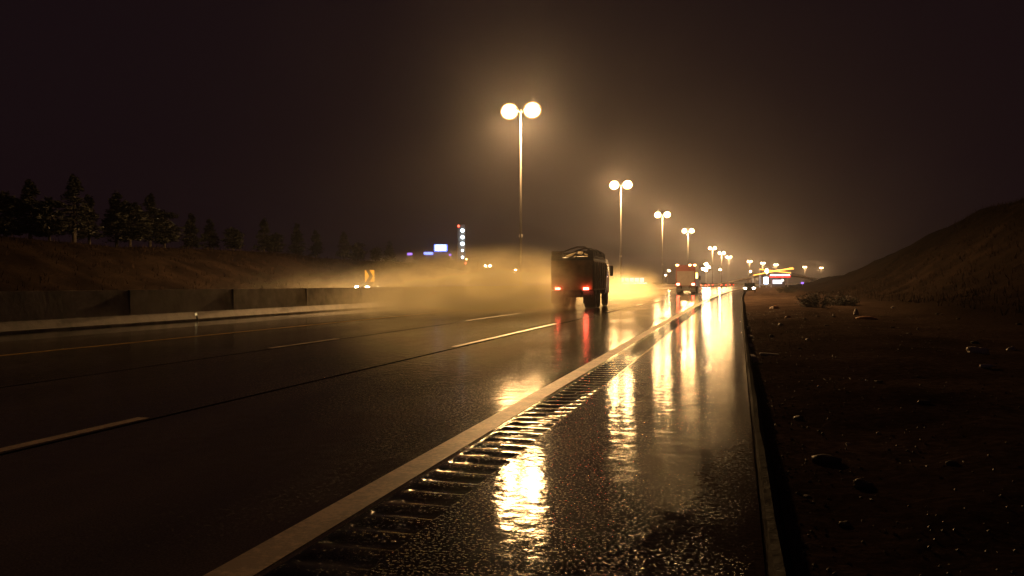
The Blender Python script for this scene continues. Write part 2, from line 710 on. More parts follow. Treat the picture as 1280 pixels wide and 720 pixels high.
M['earth'] = m
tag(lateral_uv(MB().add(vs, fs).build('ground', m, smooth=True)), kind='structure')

M['joint'] = simple('joint_filler', (.11, .1, .088), .8, world=True)
# ------------------------------------------------------------------ median barrier
BP = [(0, 0), (0, .075), (.16, .33), (.24, 1.17), (.42, 1.17), (.5, .33), (.66, .075), (.66, -.05)]
mb = MB()
vs, fs = [], []
ys = ysteps(0, 1100)
for yy in ys:
    for dx, z in BP:
        vs.append((XB - dx + bend(yy), yy, z))
n = len(BP)
for i in range(len(ys) - 1):
    for j in range(n - 1):
        fs.append((i * n + j, i * n + j + 1, (i + 1) * n + j + 1, (i + 1) * n + j))
fs += [tuple(range(n)), tuple((len(ys) - 1) * n + j for j in range(n))]
mb.add(vs, fs)
bar = mb.build('concrete_barrier', M['concrete'])
tag(bar, 'long tall concrete median barrier running beside the left lanes', 'barrier')
for k in range(25):
    y = 6 + k * 6
    mb = MB()
    mb.box(XB - .242 + bend(y), XB - .16 + bend(y), y - .009, y + .009, .34, 1.16)
    mb.build('expansion_joint', M['joint'], bar)

# small leaning delineator at the foot of the barrier, its glint put in as a weak glow
t = thing('delineator', 'small leaning reflective delineator at the foot of the concrete barrier', 'delineator', at(264, 401, 31.0) * 1)
t.location.z = .02
t.location.x = XB + .12 + bend(t.location.y)
t.rotation_euler = (0, R(-14), 0)
MB().box(-.05, .05, -.02, .02, 0, .42, bev=.008).build('post', M['metal'], t)
t.scale = (.8, .8, .7)
M['reflector'] = emit('reflector_glint_glow', (1, .7, .3), .3)
MB().box(-.055, .055, -.032, -.02, .27, .40, bev=.004).build('reflector', M['reflector'], t)

# ------------------------------------------------------------------ street lamps
LAMP_H = 18.4


def light(kind, name, parent, loc, col, power, size=.3, rot=(0, 0, 0), angle=60, blend=.6):
    ld = bpy.data.lights.new(name, kind)
    ld.energy = power
    ld.color = col
    ld.shadow_soft_size = size
    if kind == 'SPOT':
        ld.spot_size = R(angle)
        ld.spot_blend = blend
    o = bpy.data.objects.new(name, ld)
    COL.objects.link(o)
    o.parent = parent
    o.location = loc
    o.rotation_euler = rot
    return o


LAMP_W = 34000


def make_lamp():
    t = thing('street_lamp', '', 'street lamp', group='twin-headed lamps along the median')
    MB().tube([(0, 0, -.1), (0, 0, .35)], [.28, .24], 10).build('base', M['concrete'], t)
    MB().tube([(0, 0, .3), (0, 0, 9), (0, 0, LAMP_H + .25)], [.15, .11, .075], 10).build('pole', M['polesteel'], t, True)
    mb = MB()
    mb.tube([(0, -.1, 6.1), (0, .1, 6.1)], .2, 8)
    mb.build('collar', M['metal'], t)
    for s in (-1, 1):
        MB().tube([(0, 0, LAMP_H - .1), (s * .25, 0, LAMP_H + .12), (s * .55, 0, LAMP_H + .2)], .05, 6).build('arm', M['metal'], t)
        h = MB().ell((s * 1.14, 0, LAMP_H + .3), (.9, .5, .2), 14, 6).build('luminaire', M['darkmetal'], t, True)
        g_ = MB().ell((s * 1.17, 0, LAMP_H + .1), (.95, .7, .86), 20, 12).build('lens', M['bowl'], h, True)  # bowl and bulb oversized to stand in for camera glare
        k_ = MB().ell((s * 1.17, 0, LAMP_H + .1), (.79, .58, .7), 16, 9).build('bulb', M['lamp'], h, True)
        k_.visible_shadow = False
        g_.visible_shadow = False                                 # the bulb shines out through its glowing bowl
        light('POINT', 'bulb_light', h, (s * 1.17, 0, LAMP_H + .1), (1.0, .54, .195), LAMP_W * .36, .55)
        light('SPOT', 'reflector_beam', h, (s * 1.17, 0, LAMP_H - .1), (1.0, .54, .195), LAMP_W, .45, (0, 0, 0), 161, .33)
    return t


lamp0 = make_lamp()
# (px, py) of each lit pair; depth follows from the lamp height
LAMPS = [(651, 140), (776, 232), (828, 269), (860, 289), (890.5, 310.5), (902, 316.5), (911, 321.5), (937, 327), (953.5, 329), (970, 331), (1006, 334), (1026.5, 335)]
lamp_names = ['nearest and largest twin-headed street lamp, high over the median left of the dump truck', 'second nearest twin-headed street lamp, above the dump truck']
lamp_names += ['%s twin-headed street lamp along the curving median row, counted from the nearest' % ORD[i] for i in range(2, 12)]
for i, (px, py) in enumerate(LAMPS):
    o = lamp0 if i == 0 else copy_tree(lamp0)
    z = F * (LAMP_H - CAM_H) / (HOR - py)
    p = at(px, py, z)
    o.location = (p.x, p.y, 0)
    o.rotation_euler = (0, 0, heading(p.y))
    o['label'] = lamp_names[i]

# smaller lamps far off
def make_small():
    t = thing('distant_lamp', '', 'street lamp', group='small far street lamps')
    MB().tube([(0, 0, 0), (0, 0, 7.4)], [.12, .07], 6).build('pole', M['metal'], t)
    MB().tube([(0, 0, 7.3), (.3, 0, 7.5), (.6, 0, 7.5)], .05, 6).build('arm', M['metal'], t)
    MB().ell((.75, 0, 7.45), (.42, .3, .34), 10, 6).build('lamp_head', M['lamp_far'], t, True)
    return t


small0 = make_small()
SM = [(607, 332.5, 'far street lamp left of the pair of dots right of the tower'), (612.5, 332.5, 'far street lamp right beside the first dot right of the tower'),
      (644.5, 337.5, 'single far street lamp just left of the nearest lamp pole'), (754, 345, 'tiny far lamp just right of the dump truck'),
      (759.5, 348.5, 'lowest tiny far lamp right of the dump truck'), (900, 337, 'small far lamp between the red lorry and the canopy, left one'),
      (938, 339.5, 'small far lamp below the median lamps, left of the canopy'), (832, 344, 'far lamp left of the red lorry, lower and larger dot'),
      (836.5, 338.5, 'far lamp left of the red lorry, upper dot')]
for i, (px, py, lab) in enumerate(SM):
    o = small0 if i == 0 else copy_tree(small0)
    z = F * (7.45 - CAM_H) / (HOR - py)
    p = at(px, py, z)
    o.location = (p.x - .75, p.y, 0)
    o['label'] = lab

# high mast with a ring of lights behind the red lorry
z = 620.
p = at(882.5, 334, z)
t = thing('mast_light', 'mast with a tight cluster of bright lamps right of the red lorry', 'street lamp', (p.x, p.y, 0))
MB().tube([(0, 0, 0), (0, 0, p.z + 2)], [.3, .12], 8).build('pole', M['metal'], t)
for dx, dz in ((-1.6, -1.2), (1.5, 0), (0, 2.2), (0, -2.2)):
    MB().tube([(0, 0, p.z + dz), (dx, -.3, p.z + dz)], .08, 6).build('arm', M['metal'], t)
    MB().ell((dx * 1.2, -.5, p.z + dz), (1.1, .7, .9), 10, 6).build('lamp_head', M['lamp_far'], t, True)

# ------------------------------------------------------------------ chevron sign
p = at(462, 345, 101)
t = thing('chevron_sign', 'square yellow sign with a black chevron behind the median barrier', 'road sign', (p.x, p.y, 0), R(8))
t.rotation_euler = (0, 0, TH * .5)
m_y = simple('yellow_sheeting', (.7, .45, .06), .35, vary=.12)
m_k = simple('black_sheeting', (.01, .01, .01), .5)
MB().tube([(0, .05, 0), (0, .05, p.z + .6)], .035, 8).build('post', M['metal'], t)
MB().box(-.58, .58, -.012, .012, p.z - .7, p.z + .7, bev=.004).build('panel', m_y, t)
mb = MB()
c = p.z
prof = [(-.46, .7), (.0, .7), (.44, 0), (0, -.7), (-.46, -.7), (-.05, 0)]
mb.add([(x, -.017, c + zz) for x, zz in prof] + [(x, -.013, c + zz) for x, zz in prof],
       [(0, 1, 2, 5), (5, 2, 3, 4), (6, 11, 8, 7), (11, 10, 9, 8)] + [(i, (i + 1) % 6, (i + 1) % 6 + 6, i + 6) for i in range(6)])
mb.build('chevron', m_k, t)

# ------------------------------------------------------------------ trees on the left embankment
def make_tree_mesh(seed, H, rad, n, conifer=True):
    r = random.Random(seed)
    mt = MB()
    lean = r.uniform(-.02, .02)
    mt.tube([(0, 0, -.4), (lean * H * .4, 0, H * .5), (lean * H, 0, H * .93)], [H * .022, H * .013, .03], 7)
    for k in range(16):
        zz = H * r.uniform(.18, .8)
        a = r.uniform(0, 2 * PI)
        L_ = rad * (1 - zz / H) * r.uniform(.6, 1.1)
        mt.tube([(lean * zz, 0, zz), (lean * zz + math.cos(a) * L_ * .6, math.sin(a) * L_ * .6, zz + (-.05 if conifer else .4) * L_), (lean * zz + math.cos(a) * L_, math.sin(a) * L_, zz + (-.12 if conifer else .6) * L_)], [.07, .045, .02], 5)
    mc = MB()
    lobes = [(r.uniform(0, 2 * PI), r.uniform(.1, .98), r.uniform(.55, 1.2)) for _ in range(70)]
    for a0, t0, k0 in lobes:
        zc = H * (.1 + .88 * t0)
        if conifer:
            rr = rad * (1 - t0) ** .8 * k0 + .12
        else:
            rr = rad * math.sin(PI * min(1, t0 * .8 + .15)) ** .6 * k0 * .8
        for _ in range(n):
            q = r.random() ** .6
            a = a0 + r.gauss(0, .32)
            x, y, zz = math.cos(a) * rr * q + lean * zc, math.sin(a) * rr * q, zc + r.gauss(0, H * .022) - q * rr * (.18 if conifer else -.1)
            s = r.uniform(.1, .26) * (1.0 if conifer else 1.2)
            d = Vector((math.cos(a) + r.gauss(0, .5), math.sin(a) + r.gauss(0, .5), r.gauss(-.1, .4))).normalized() * s
            e = Vector((r.gauss(0, 1), r.gauss(0, 1), r.gauss(0, 1))).normalized() * s * .55
            c_ = Vector((x, y, zz))
            mc.add([c_ - d, c_ + e, c_ + d * 1.2, c_ - e], [(0, 1, 2, 3)])
    return mt, mc


M['bark'] = simple('wet_bark', (.03, .022, .016), .8, scale=9, bump=.01)
m, nt, b, o = mat('dark_foliage')
f = noise_tex(nt, objpos(nt), 1.7, 4)
r_ = ramp(nt, f, [(.35, (.006, .007, .004)), (.7, (.014, .016, .009))])
nt.links.new(r_.outputs[0], b.inputs['Base Color'])
b.inputs['Roughness'].default_value = .7
M['leaf'] = m
protos = []
for k, (H, rad, con) in enumerate([(9.2, 2.0, True), (7.4, 1.7, True), (6.4, 2.3, False), (8.0, 1.5, True)]):
    mt, mc = make_tree_mesh(k + 11, H, rad, 42, con)
    t = thing('fir_tree' if con else 'broad_tree', '', 'tree', group='trees on the left embankment')
    mt.build('trunk', M['bark'], t)
    mc.build('crown', M['leaf'], t)
    protos.append((t, H))
# (px of the crown, py of its top, prototype)
TREES = [(-14, 250, 1), (8, 238, 2), (38, 222, 0), (62, 246, 2), (93, 216, 0), (112, 240, 3), (146, 238, 1), (163, 250, 2), (188, 240, 0), (206, 262, 2), (240, 264, 3), (262, 272, 1),
         (292, 283, 2), (330, 271, 0), (344, 290, 2), (371, 277, 3), (395, 286, 1), (430, 288, 0), (448, 302, 2), (487, 300, 1), (470, 308, 2)]
used = set()
cnt = {}
order = sorted(range(len(TREES)), key=lambda i: TREES[i][0])
vis = 0
for i in order:
    px, py, k = TREES[i]
    pt, H = protos[k]
    o = pt if k not in used else copy_tree(pt)
    used.add(k)
    X0 = -60.5 - rnd.uniform(0, 5)
    d0 = -F / CT * X0 / (VPX - px)
    p = at(px, py, d0)
    gz = ground_z(p.x, p.y)
    s = max(.3, (p.z - gz) / H)
    o.location = (p.x, p.y, gz - .1)
    o.scale = (s * 1.4, s * 1.4, s)
    o.rotation_euler = (0, 0, rnd.uniform(0, 6.28))
    kind = 'pointed dark fir' if k != 2 else 'round bushy tree'
    extra = {93: ', tallest of all', 38: ', second tallest', 330: ', above its neighbours'}.get(px, '')
    if px < 0:
        o['label'] = 'pointed dark fir cut off by the left edge of the photo'
    else:
        o['label'] = '%s, %s along the embankment tree line from the left%s' % (kind, ORD[vis], extra)
        vis += 1

# ------------------------------------------------------------------ far buildings on the left
z = 330.
m_wall = simple('dark_facade', (.1, .09, .085), .7, vary=.15)
p = at(552, 318, z)
t = thing('office_building', 'low dark building with a blue-lit roof edge and a glaring white sign box', 'building', (p.x, p.y, 0), TH)
k = z / F
MB().box(-14, 14, 0, 16, 0, 10.5).build('wall', m_wall, t)
MB().box(-6.2, 3.4, .5, 9, 10.5, 13.6).build('roof_storey', m_wall, t)
MB().box(-6.9, -3.4, -.25, -.02, 12.6, 13.6).build('neon_edge', M['blue'], t)
MB().box(-2.9, 2.2, -.3, .45, 13.9, 16.6, bev=.1).build('sign_surround', M['blue'], t)
MB().box(-2.3, 1.6, -.36, -.31, 14.3, 16.3, bev=.02).build('sign_box', M['bluewhite'], t)
MB().box(-13.4, -11.5, -.25, -.02, 12.4, 13.3).build('neon_panel', M['violet'], t)
MB().box(-13.6, -11.3, 0, .3, 10.4, 13.5).build('panel_frame', m_wall, t)
MB().box(2.9, 3.8, .1, .45, 12.2, 12.9).build('corner_lamp', M['violet'], t)
for i in range(9):
    x = -12 + i * 3
    MB().box(x - .9, x + .9, -.06, -.01, 6.2, 7.9).build('window', M['glass'], t)
p = at(577, 310, z)
t = thing('lit_tower', 'slim dark tower with a vertical line of white lamps and a red top light', 'tower', (p.x, p.y, 0), TH)
MB().box(-1.7, 1.4, .4, 4, 0, 24.6, bev=.1).build('shaft', m_wall, t)
for py, rr in ((288.2, .62), (296.5, .62), (304.8, .66), (313, .42), (321.5, .46)):
    MB().ell((.35, 0, CAM_H + (HOR - py) * k), (rr, .45, rr), 10, 6).build('lamp', M['white_lamp'], t, True)
MB().ell((-1.2, .3, CAM_H + (HOR - 282.6) * k), (.4, .4, .4), 8, 6).build('beacon', M['tailsoft'], t, True)
MB().ell((1.9, .1, CAM_H + (HOR - 324) * k), (.34, .34, .34), 8, 6).build('wall_lamp', M['amber'], t, True)
MB().ell((1.6, .1, CAM_H + (HOR - 329) * k), (.3, .3, .3), 8, 6).build('entrance_lamp', M['tailsoft'], t, True)

# floodlit low shed on the horizon
z = 520.
p = at(790, 350, z)
t = thing('depot_building', 'low far building with a glowing pale band of windows right of the dump truck', 'building', (p.x, p.y, 0), TH)
MB().box(-9, 10, 0, 14, 0, 5.6).build('wall', m_wall, t)
MB().box(-9.4, 10.4, -.5, 14.5, 5.6, 6).build('roof', M['darkmetal'], t)
for i in range(5):
    MB().box(-7.6 + i * 3.1, -5 + i * 3.1, -.08, -.02, 2.2, 4.6).build('window', M['window'], t)
MB().box(-6, 9, -.3, -.02, 1.2, 1.6).build('light_strip', M['whitestrip'], t)

# ------------------------------------------------------------------ filling station and flyover on the right
z = 270.
k = z / F
p = at(975, 345, z)
t = thing('filling_station', 'lit roadside canopy with red fascia, white light strip and orange crossing beams', 'filling station', (p.x, p.y, 0), TH * .2)
zc = CAM_H + (HOR - 344.5) * k
MB().box(-3.4, 3.3, -.2, 6, zc - .2, zc + .55, bev=.05).build('canopy', M['darkmetal'], t)
MB().box(-3.3, 3.2, -.34, -.21, zc - .62, zc - .02, bev=.03).build('fascia', M['redsign'], t)
MB().box(-3.05, 2.95, -.42, -.345, zc + .02, zc + .36, bev=.03).build('light_strip', M['whitestrip'], t)
for x in (-2.6, 2.5):
    MB().box(x - .18, x + .18, 1.2, 1.56, 0, zc - .2).build('column', M['metal'], t)
mb1 = lambda a, b_: MB().tube([a, b_], [.16, .16], 8)
mb1((-8.4, 1.0, zc + .1), (4.1, 1.0, zc + 2.55)).build('beam', M['orange'], t)
mb1((-6.2, 1.5, zc + 2.1), (3.5, 1.5, zc + .85)).build('beam', M['orange'], t)
mb1((-1.5, 1.3, zc + 1.6), (4.4, 1.3, zc + 2.2)).build('beam', M['orange'], t)
MB().box(-8.5, -8.1, .85, 1.15, 0, zc + .3).build('beam_post', M['metal'], t)
MB().box(-6.3, -5.9, 1.4, 1.65, 0, zc + 2.2).build('beam_post', M['metal'], t)
kb = MB().box(-2.2, 1.8, 2.6, 5.6, .0, 2.9).build('kiosk', m_wall, t)
MB().box(-2.0, .9, 2.5, 2.59, 1.2, 2.5).build('window', M['window'], kb)
MB().ell((.9, .6, zc - 1.5), (.3, .3, .3), 8, 6).build('lamp', M['whitestrip'], t, True)
p = at(957.5, 350.5, z - 4)
t = thing('sign_pylon', 'small blue-white illuminated sign box left under the red canopy', 'sign', (p.x, p.y, 0), TH * .2)
MB().box(-.12, .12, -.1, .1, 0, 1.2).build('post', M['metal'], t)
MB().box(-.65, .65, -.16, .16, 1.2, 3.3, bev=.05).build('sign_box', M['bluewhite'], t)
p = at(958.5, 339, z + 8)
t = thing('forecourt_lamp', 'warm globe lamp at the left end of the orange beams', 'lamp', (p.x, p.y, 0))
MB().tube([(0, 0, 0), (0, 0, p.z)], .09, 8).build('pole', M['metal'], t)
MB().ell((0, 0, p.z), (.5, .5, .75), 10, 8).build('globe', M['lamp_far'], t, True)
p = at(1003, 354, z)
t = thing('signal_lamp', 'faint blue-violet lamp on a short post right of the canopy', 'lamp', (p.x, p.y, 0))
MB().tube([(0, 0, 0), (0, 0, p.z)], .08, 8).build('post', M['metal'], t)
MB().box(-.4, .4, -.15, .15, p.z - .25, p.z + .35, bev=.06).build('lamp_head', M['violet'], t)

M['pale_parapet'] = simple('lamplit_parapet', (.7, .62, .55), .7, world=True, scale=1.)  # street lamp light put into a paler base colour
# flyover ramp: a parapet, lamplight put into its pale colour, that climbs from the road and drops behind the hill
pts = [(878, 357.5), (895, 355.5), (915, 351.5), (935, 347), (955, 343.2), (975, 342.2), (995, 344), (1012, 347.3), (1030, 351)]
W = [at(px, py, 330 + i * 4) for i, (px, py) in enumerate(pts)]
t = thing('flyover', 'low flyover ramp with a pale parapet passing behind the lit canopy', 'bridge')
for nm, z0, z1, y0, y1, mm in (('parapet', -.3, .2, -.2, .2, M['pale_parapet']), ('deck', -.6, -.31, -.1, 7, M['concrete'])):
    mb = MB()
    vs = []
    for q in W:
        vs += [(q.x, q.y + y0, q.z + z0), (q.x, q.y + y1, q.z + z0), (q.x, q.y + y1, q.z + z1), (q.x, q.y + y0, q.z + z1)]
    fs = [(i * 4 + j, i * 4 + (j + 1) % 4, i * 4 + 4 + (j + 1) % 4, i * 4 + 4 + j) for i in range(len(W) - 1) for j in range(4)]
    fs += [(0, 1, 2, 3), tuple(len(vs) - 4 + j for j in range(4))]
    mb.add(vs, fs).build(nm, mm, t)
for i in (3, 5, 7):
    q = W[i]
    MB().box(q.x - .4, q.x + .4, q.y + 2, q.y + 3, 0, q.z - .9).build('pier', M['concrete'], t)

# ------------------------------------------------------------------ dump truck
def axle(t, y, half, r, w=.3, dual=True):
    for s in (-1, 1):
        x1 = s * half
        x0 = x1 - s * (w * (2.1 if dual else 1))
        a, b_ = min(x0, x1), max(x0, x1)
        wobj = MB().wheel(a, b_, y, r, r, 22, .05).build('wheel', M['black'], t)
        MB().tube([(a + .05, y, r), (b_ - .06, y, r)], r * .55, 16).build('rim', M['metal'], wobj)


p = at(712, 386, 46.5)
ty = p.y
tx = -8.62 + bend(ty)
t = thing('dump_truck', 'dark high-sided dump truck with a ragged cover, driving away in its own spray', 'truck', (tx, ty, 0), heading(ty) + R(1.0))
m_body = simple('mist_lit_truck_steel', (.2, .14, .07), .5, vary=.35, scale=2.0, bump=.004)  # base colour raised to stand in for yellow light from the mist
m_cab = simple('dark_cab_paint', (.045, .035, .03), .35, vary=.2)
MB().box(-.45, .45, .1, 6.9, .72, 1.0, bev=.02).build('chassis', M['darkmetal'], t)
body = MB().prism([(.05, 1.02), (4.75, 1.02), (5.0, 1.3), (5.0, 2.66), (.0, 2.66)], -1.2, 1.2, .03).build('dump_body', m_body, t)
for i in range(6):
    for s in (-1, 1):
        y = .35 + i * .86
        mb = MB()
        mb.box(s * 1.2 - .05, s * 1.2 + .05, y - .06, y + .06, 1.1, 2.6, bev=.012)
        mb.build('side_rib', m_body, body)

tg = MB().box(-1.15, 1.15, -.07, .01, 1.05, 2.6, bev=.02).build('tailgate', m_body, t)
mb = MB()
for x in (-.75, 0, .75):
    mb.box(x - .05, x + .05, -.11, -.071, 1.1, 2.55, bev=.01)
mb.box(-1.15, 1.15, -.12, -.072, 1.75, 1.85, bev=.01)
mb.build('tailgate_rib', m_body, tg)
# ragged cover: dark frame, hoops and a torn pale sheet
mb = MB()
top = [(-1.2, 2.86), (-1.02, 2.9), (-.7, 2.82), (-.4, 2.8), (-.05, 2.84), (.4, 2.86), (.8, 2.85), (1.0, 2.88), (1.2, 2.86)]
vs, fs = [], []
for j, (yo, dz) in enumerate(((.0, 0), (1.2, .06), (2.6, .02), (3.8, .1), (4.95, -.05))):
    for i, (x, zt) in enumerate(top):
        vs.append((x, yo, zt + dz + (.05 * noise.noise((x * 2, yo, 4)) if yo else 0)))
n = len(top)
fs = [(j * n + i, j * n + i + 1, (j + 1) * n + i + 1, (j + 1) * n + i) for j in range(4) for i in range(n - 1)]
k0 = len(vs)
for (x, y, z_) in list(vs):
    vs.append((x, y, z_ - .05))
fs += [tuple(k0 + q for q in f_)[::-1] for f_ in fs]
for i in range(n - 1):
    fs.append((i, i + 1, k0 + i + 1, k0 + i))
    a = 4 * n
    fs.append((a + i + 1, a + i, k0 + a + i, k0 + a + i + 1))
for j in range(4):
    fs.append(((j + 1) * n, j * n, k0 + j * n, k0 + (j + 1) * n))
    fs.append((j * n + n - 1, (j + 1) * n + n - 1, k0 + (j + 1) * n + n - 1, k0 + j * n + n - 1))
cov = MB().add(vs, fs).build('cover', M['darkmetal'], t)
mb = MB()
for x in (-1.14, 1.14):
    mb.box(x - .05, x + .05, .0, 5.0, 2.66, 2.78, bev=.01)
    for y in (.06, 1.6, 3.2, 4.9):
        mb.box(x - .035, x + .035, y - .04, y + .04, 2.7, 3.15)
mb.box(-1.15, -.55, -.02, .04, 2.72, 3.1)
arc = [(-1.14, 3.14), (-.8, 3.12), (-.45, 3.14), (-.1, 3.28), (.3, 3.4), (.7, 3.39), (.95, 3.26), (1.14, 3.14)]
for y in (.0, 2.2, 4.6):
    mb.tube([(x, y, z_) for x, z_ in arc], .05, 6)
mb.tube([(x, .02, z_ - .22) for x, z_ in arc[2:]], .035, 6)
mb.box(1.0, 1.19, -.03, .05, 2.66, 3.18)
mb.box(-1.15, 1.15, -.04, .06, 2.66, 2.8, bev=.01)
mb.build('cover_frame', M['darkmetal'], t)
tarp = simple('dark_wet_tarpaulin', (.03, .024, .018), .5, vary=.4, scale=3, bump=.02)
mb = MB()
xs = [-1.1, -.8, -.45, -.1, .3, .7, .95, 1.1]
for ya, yb in ((4.66, 4.7),):
    vs = [(x, ya, 2.72) for x in xs] + [(x, ya + .05 * (i % 2), z_ - .03) for i, (x, z_) in enumerate(zip(xs, (3.12, 3.1, 3.12, 3.25, 3.37, 3.36, 3.24, 3.12)))]
    mb.add(vs, [(i, i + 1, i + 9, i + 8) for i in range(7)])
mb.build('front_tarp', tarp, t)
for s in (-1, 1):
    mb = MB()
    n_ = 14
    vs = []
    for i in range(n_ + 1):
        y = .08 + 4.5 * i / n_
        w_ = .03 * math.sin(i * 2.1)
        vs += [(s * (1.17 + w_), y, 2.79), (s * (1.15 - w_), y, 3.13 + .05 * math.sin(i * 1.3))]
    mb.add(vs, [(2 * i, 2 * i + 2, 2 * i + 3, 2 * i + 1) for i in range(n_)])
    mb.build('side_tarp', tarp, t)
mb = MB()
px_ = [(.86, 2.8), (1.1, 2.8), (1.12, 3.1), (.98, 3.22), (.84, 3.28)]
mb.add([(x, .06 + .03 * (i % 2), z_) for i, (x, z_) in enumerate(px_)], [(0, 1, 2, 3, 4)])
mb.build('rear_tarp', tarp, t)
m, nt, b, o = mat('torn_pale_sheet')
tr = nt.nodes.new('ShaderNodeBsdfTranslucent')
tr.inputs['Color'].default_value = (.85, .78, .6, 1)
df = nt.nodes.new('ShaderNodeBsdfDiffuse')
df.inputs['Color'].default_value = (.7, .62, .48, 1)
ms = nt.nodes.new('ShaderNodeMixShader')
nt.links.new(tr.outputs[0], ms.inputs[1])
nt.links.new(df.outputs[0], ms.inputs[2])
nt.links.new(ms.outputs[0], o.inputs['Surface'])
M['sheet'] = m
mb = MB()
for (poly) in ([(-.42, 2.9), (-.2, 3.04), (.1, 3.08), (.25, 3.2), (.1, 3.02), (-.05, 2.9), (-.25, 2.84)],
               [(.3, 3.16), (.55, 3.2), (.6, 3.06), (.5, 2.98), (.28, 3.02)], [(.64, 3.05), (.85, 3.0), (.98, 2.94), (.7, 2.96)], [(.66, 2.88), (.78, 2.92), (.98, 2.9), (.95, 2.84), (.7, 2.83)], [(.04, 2.88), (.16, 2.92), (.3, 2.88), (.2, 2.84)]):
    n = len(poly)
    cx = sum(q[0] for q in poly) / n
    cz = sum(q[1] for q in poly) / n
    vs = [(x, .1 + .12 * noise.noise((x * 5, z_ * 5, 2)), z_) for x, z_ in poly] + [(cx, .3, cz + .03)]
    mb.add(vs, [(i, (i + 1) % n, n) for i in range(n)])
mb.build('torn_sheet', M['sheet'], t)
cab = MB().prism([(5.15, .75), (7.1, .75), (7.15, 1.7), (6.75, 2.75), (6.5, 2.9), (5.15, 2.9)], -1.14, 1.14, .06).build('cab', m_cab, t)
for s in (-1, 1):
    MB().box(min(s * 1.143, s * 1.155), max(s * 1.143, s * 1.155), 5.75, 6.6, 1.75, 2.6, bev=.004).build('side_window', M['glass'], cab)
    mm = MB().box(s * 1.32 - .1, s * 1.32 + .1, 6.75, 6.85, 1.85, 2.5, bev=.03).build('mirror', M['black'], t)
    MB().tube([(s * 1.1, 6.72, 2.45), (s * 1.3, 6.8, 2.48)], .02, 6).build('mirror_arm', M['black'], mm)
    MB().box(s * .8 - .18, s * .8 + .18, 7.12, 7.18, .95, 1.15, bev=.015).build('headlight', M['head'], t)
    MB().box(s * .79 - .14, s * .79 + .14, -.17, -.125, 1.04, 1.15).build('tail_light', M['tail'], t)
    MB().box(s * .9 - .3, s * .9 + .3, .02, .05, .28, .98, bev=.008).build('mudflap', M['black'], t)
MB().box(-1.1, 1.1, -.12, -.03, .62, .78, bev=.015).build('rear_bar', M['darkmetal'], t)
for s in (-1, 1):
    light('SPOT', 'headlight_beam', t, (s * .8, 7.3, 1.05), (1, .86, .66), 350, .12, (R(87), 0, 0), 60)
axle(t, .95, 1.2, .52)
axle(t, 2.2, 1.2, .52)
axle(t, 6.0, 1.15, .52, dual=False)

# ------------------------------------------------------------------ red box lorry
p = at(857, 367.5, 108)
ty = p.y
tx = p.x
t = thing('box_lorry', 'red box lorry with amber roof markers and a lit yellow panel on its side', 'truck', (tx, ty, 0), heading(ty) - R(.6))
m_red = simple('red_lorry_paint', (.07, .009, .006), .35, vary=.25, scale=1.5)
m_grey = simple('grey_roller_door', (.08, .065, .06), .5, vary=.2, scale=2)
MB().box(-.45, .45, .1, 7.4, .7, 1.0).build('chassis', M['darkmetal'], t)
bx = MB().box(-1.25, 1.25, 0, 5.8, 1.0, 3.75, bev=.04).build('cargo_box', m_red, t)
MB().box(-1.1, 1.1, -.04, -.002, 1.1, 2.95, bev=.01).build('rear_door', m_grey, bx)
MB().prism([(5.95, .7), (7.7, .7), (7.75, 1.6), (7.4, 2.6), (7.2, 2.75), (5.95, 2.75)], -1.15, 1.15, .06).build('cab', m_red, t)
MB().box(1.255, 1.275, .35, 3.6, 2.05, 2.75, bev=.006).build('side_panel', M['yellowpanel'], t)
for x in (-1.05, .55, 1.15):
    MB().ell((x, -.02, 3.72), (.17, .1, .12), 8, 6).build('marker_light', M['amber'], t, True)
for s in (-1, 1):
    MB().box(s * .95 - .17, s * .95 + .17, -.09, -.045, 1.15, 1.38).build('tail_light', M['tail'], t)
    MB().box(s * .8 - .16, s * .8 + .16, 7.73, 7.8, .95, 1.15, bev=.02).build('headlight', M['head'], t)
    MB().box(s * .9 - .28, s * .9 + .28, .02, .05, .28, .95).build('mudflap', M['black'], t)
    MB().box(s * 1.3 - .09, s * 1.3 + .09, 7.3, 7.4, 1.8, 2.4, bev=.03).build('mirror', M['black'], t)
MB().box(-1.2, 1.2, -.06, .0, .5, .68, bev=.01).build('rear_bar', M['darkmetal'], t)
for s in (-1, 1):
    light('SPOT', 'headlight_beam', t, (s * .8, 7.9, 1.05), (1, .86, .66), 350, .12, (R(87), 0, 0), 60)
axle(t, 1.4, 1.2, .5)
axle(t, 6.5, 1.12, .5, dual=False)

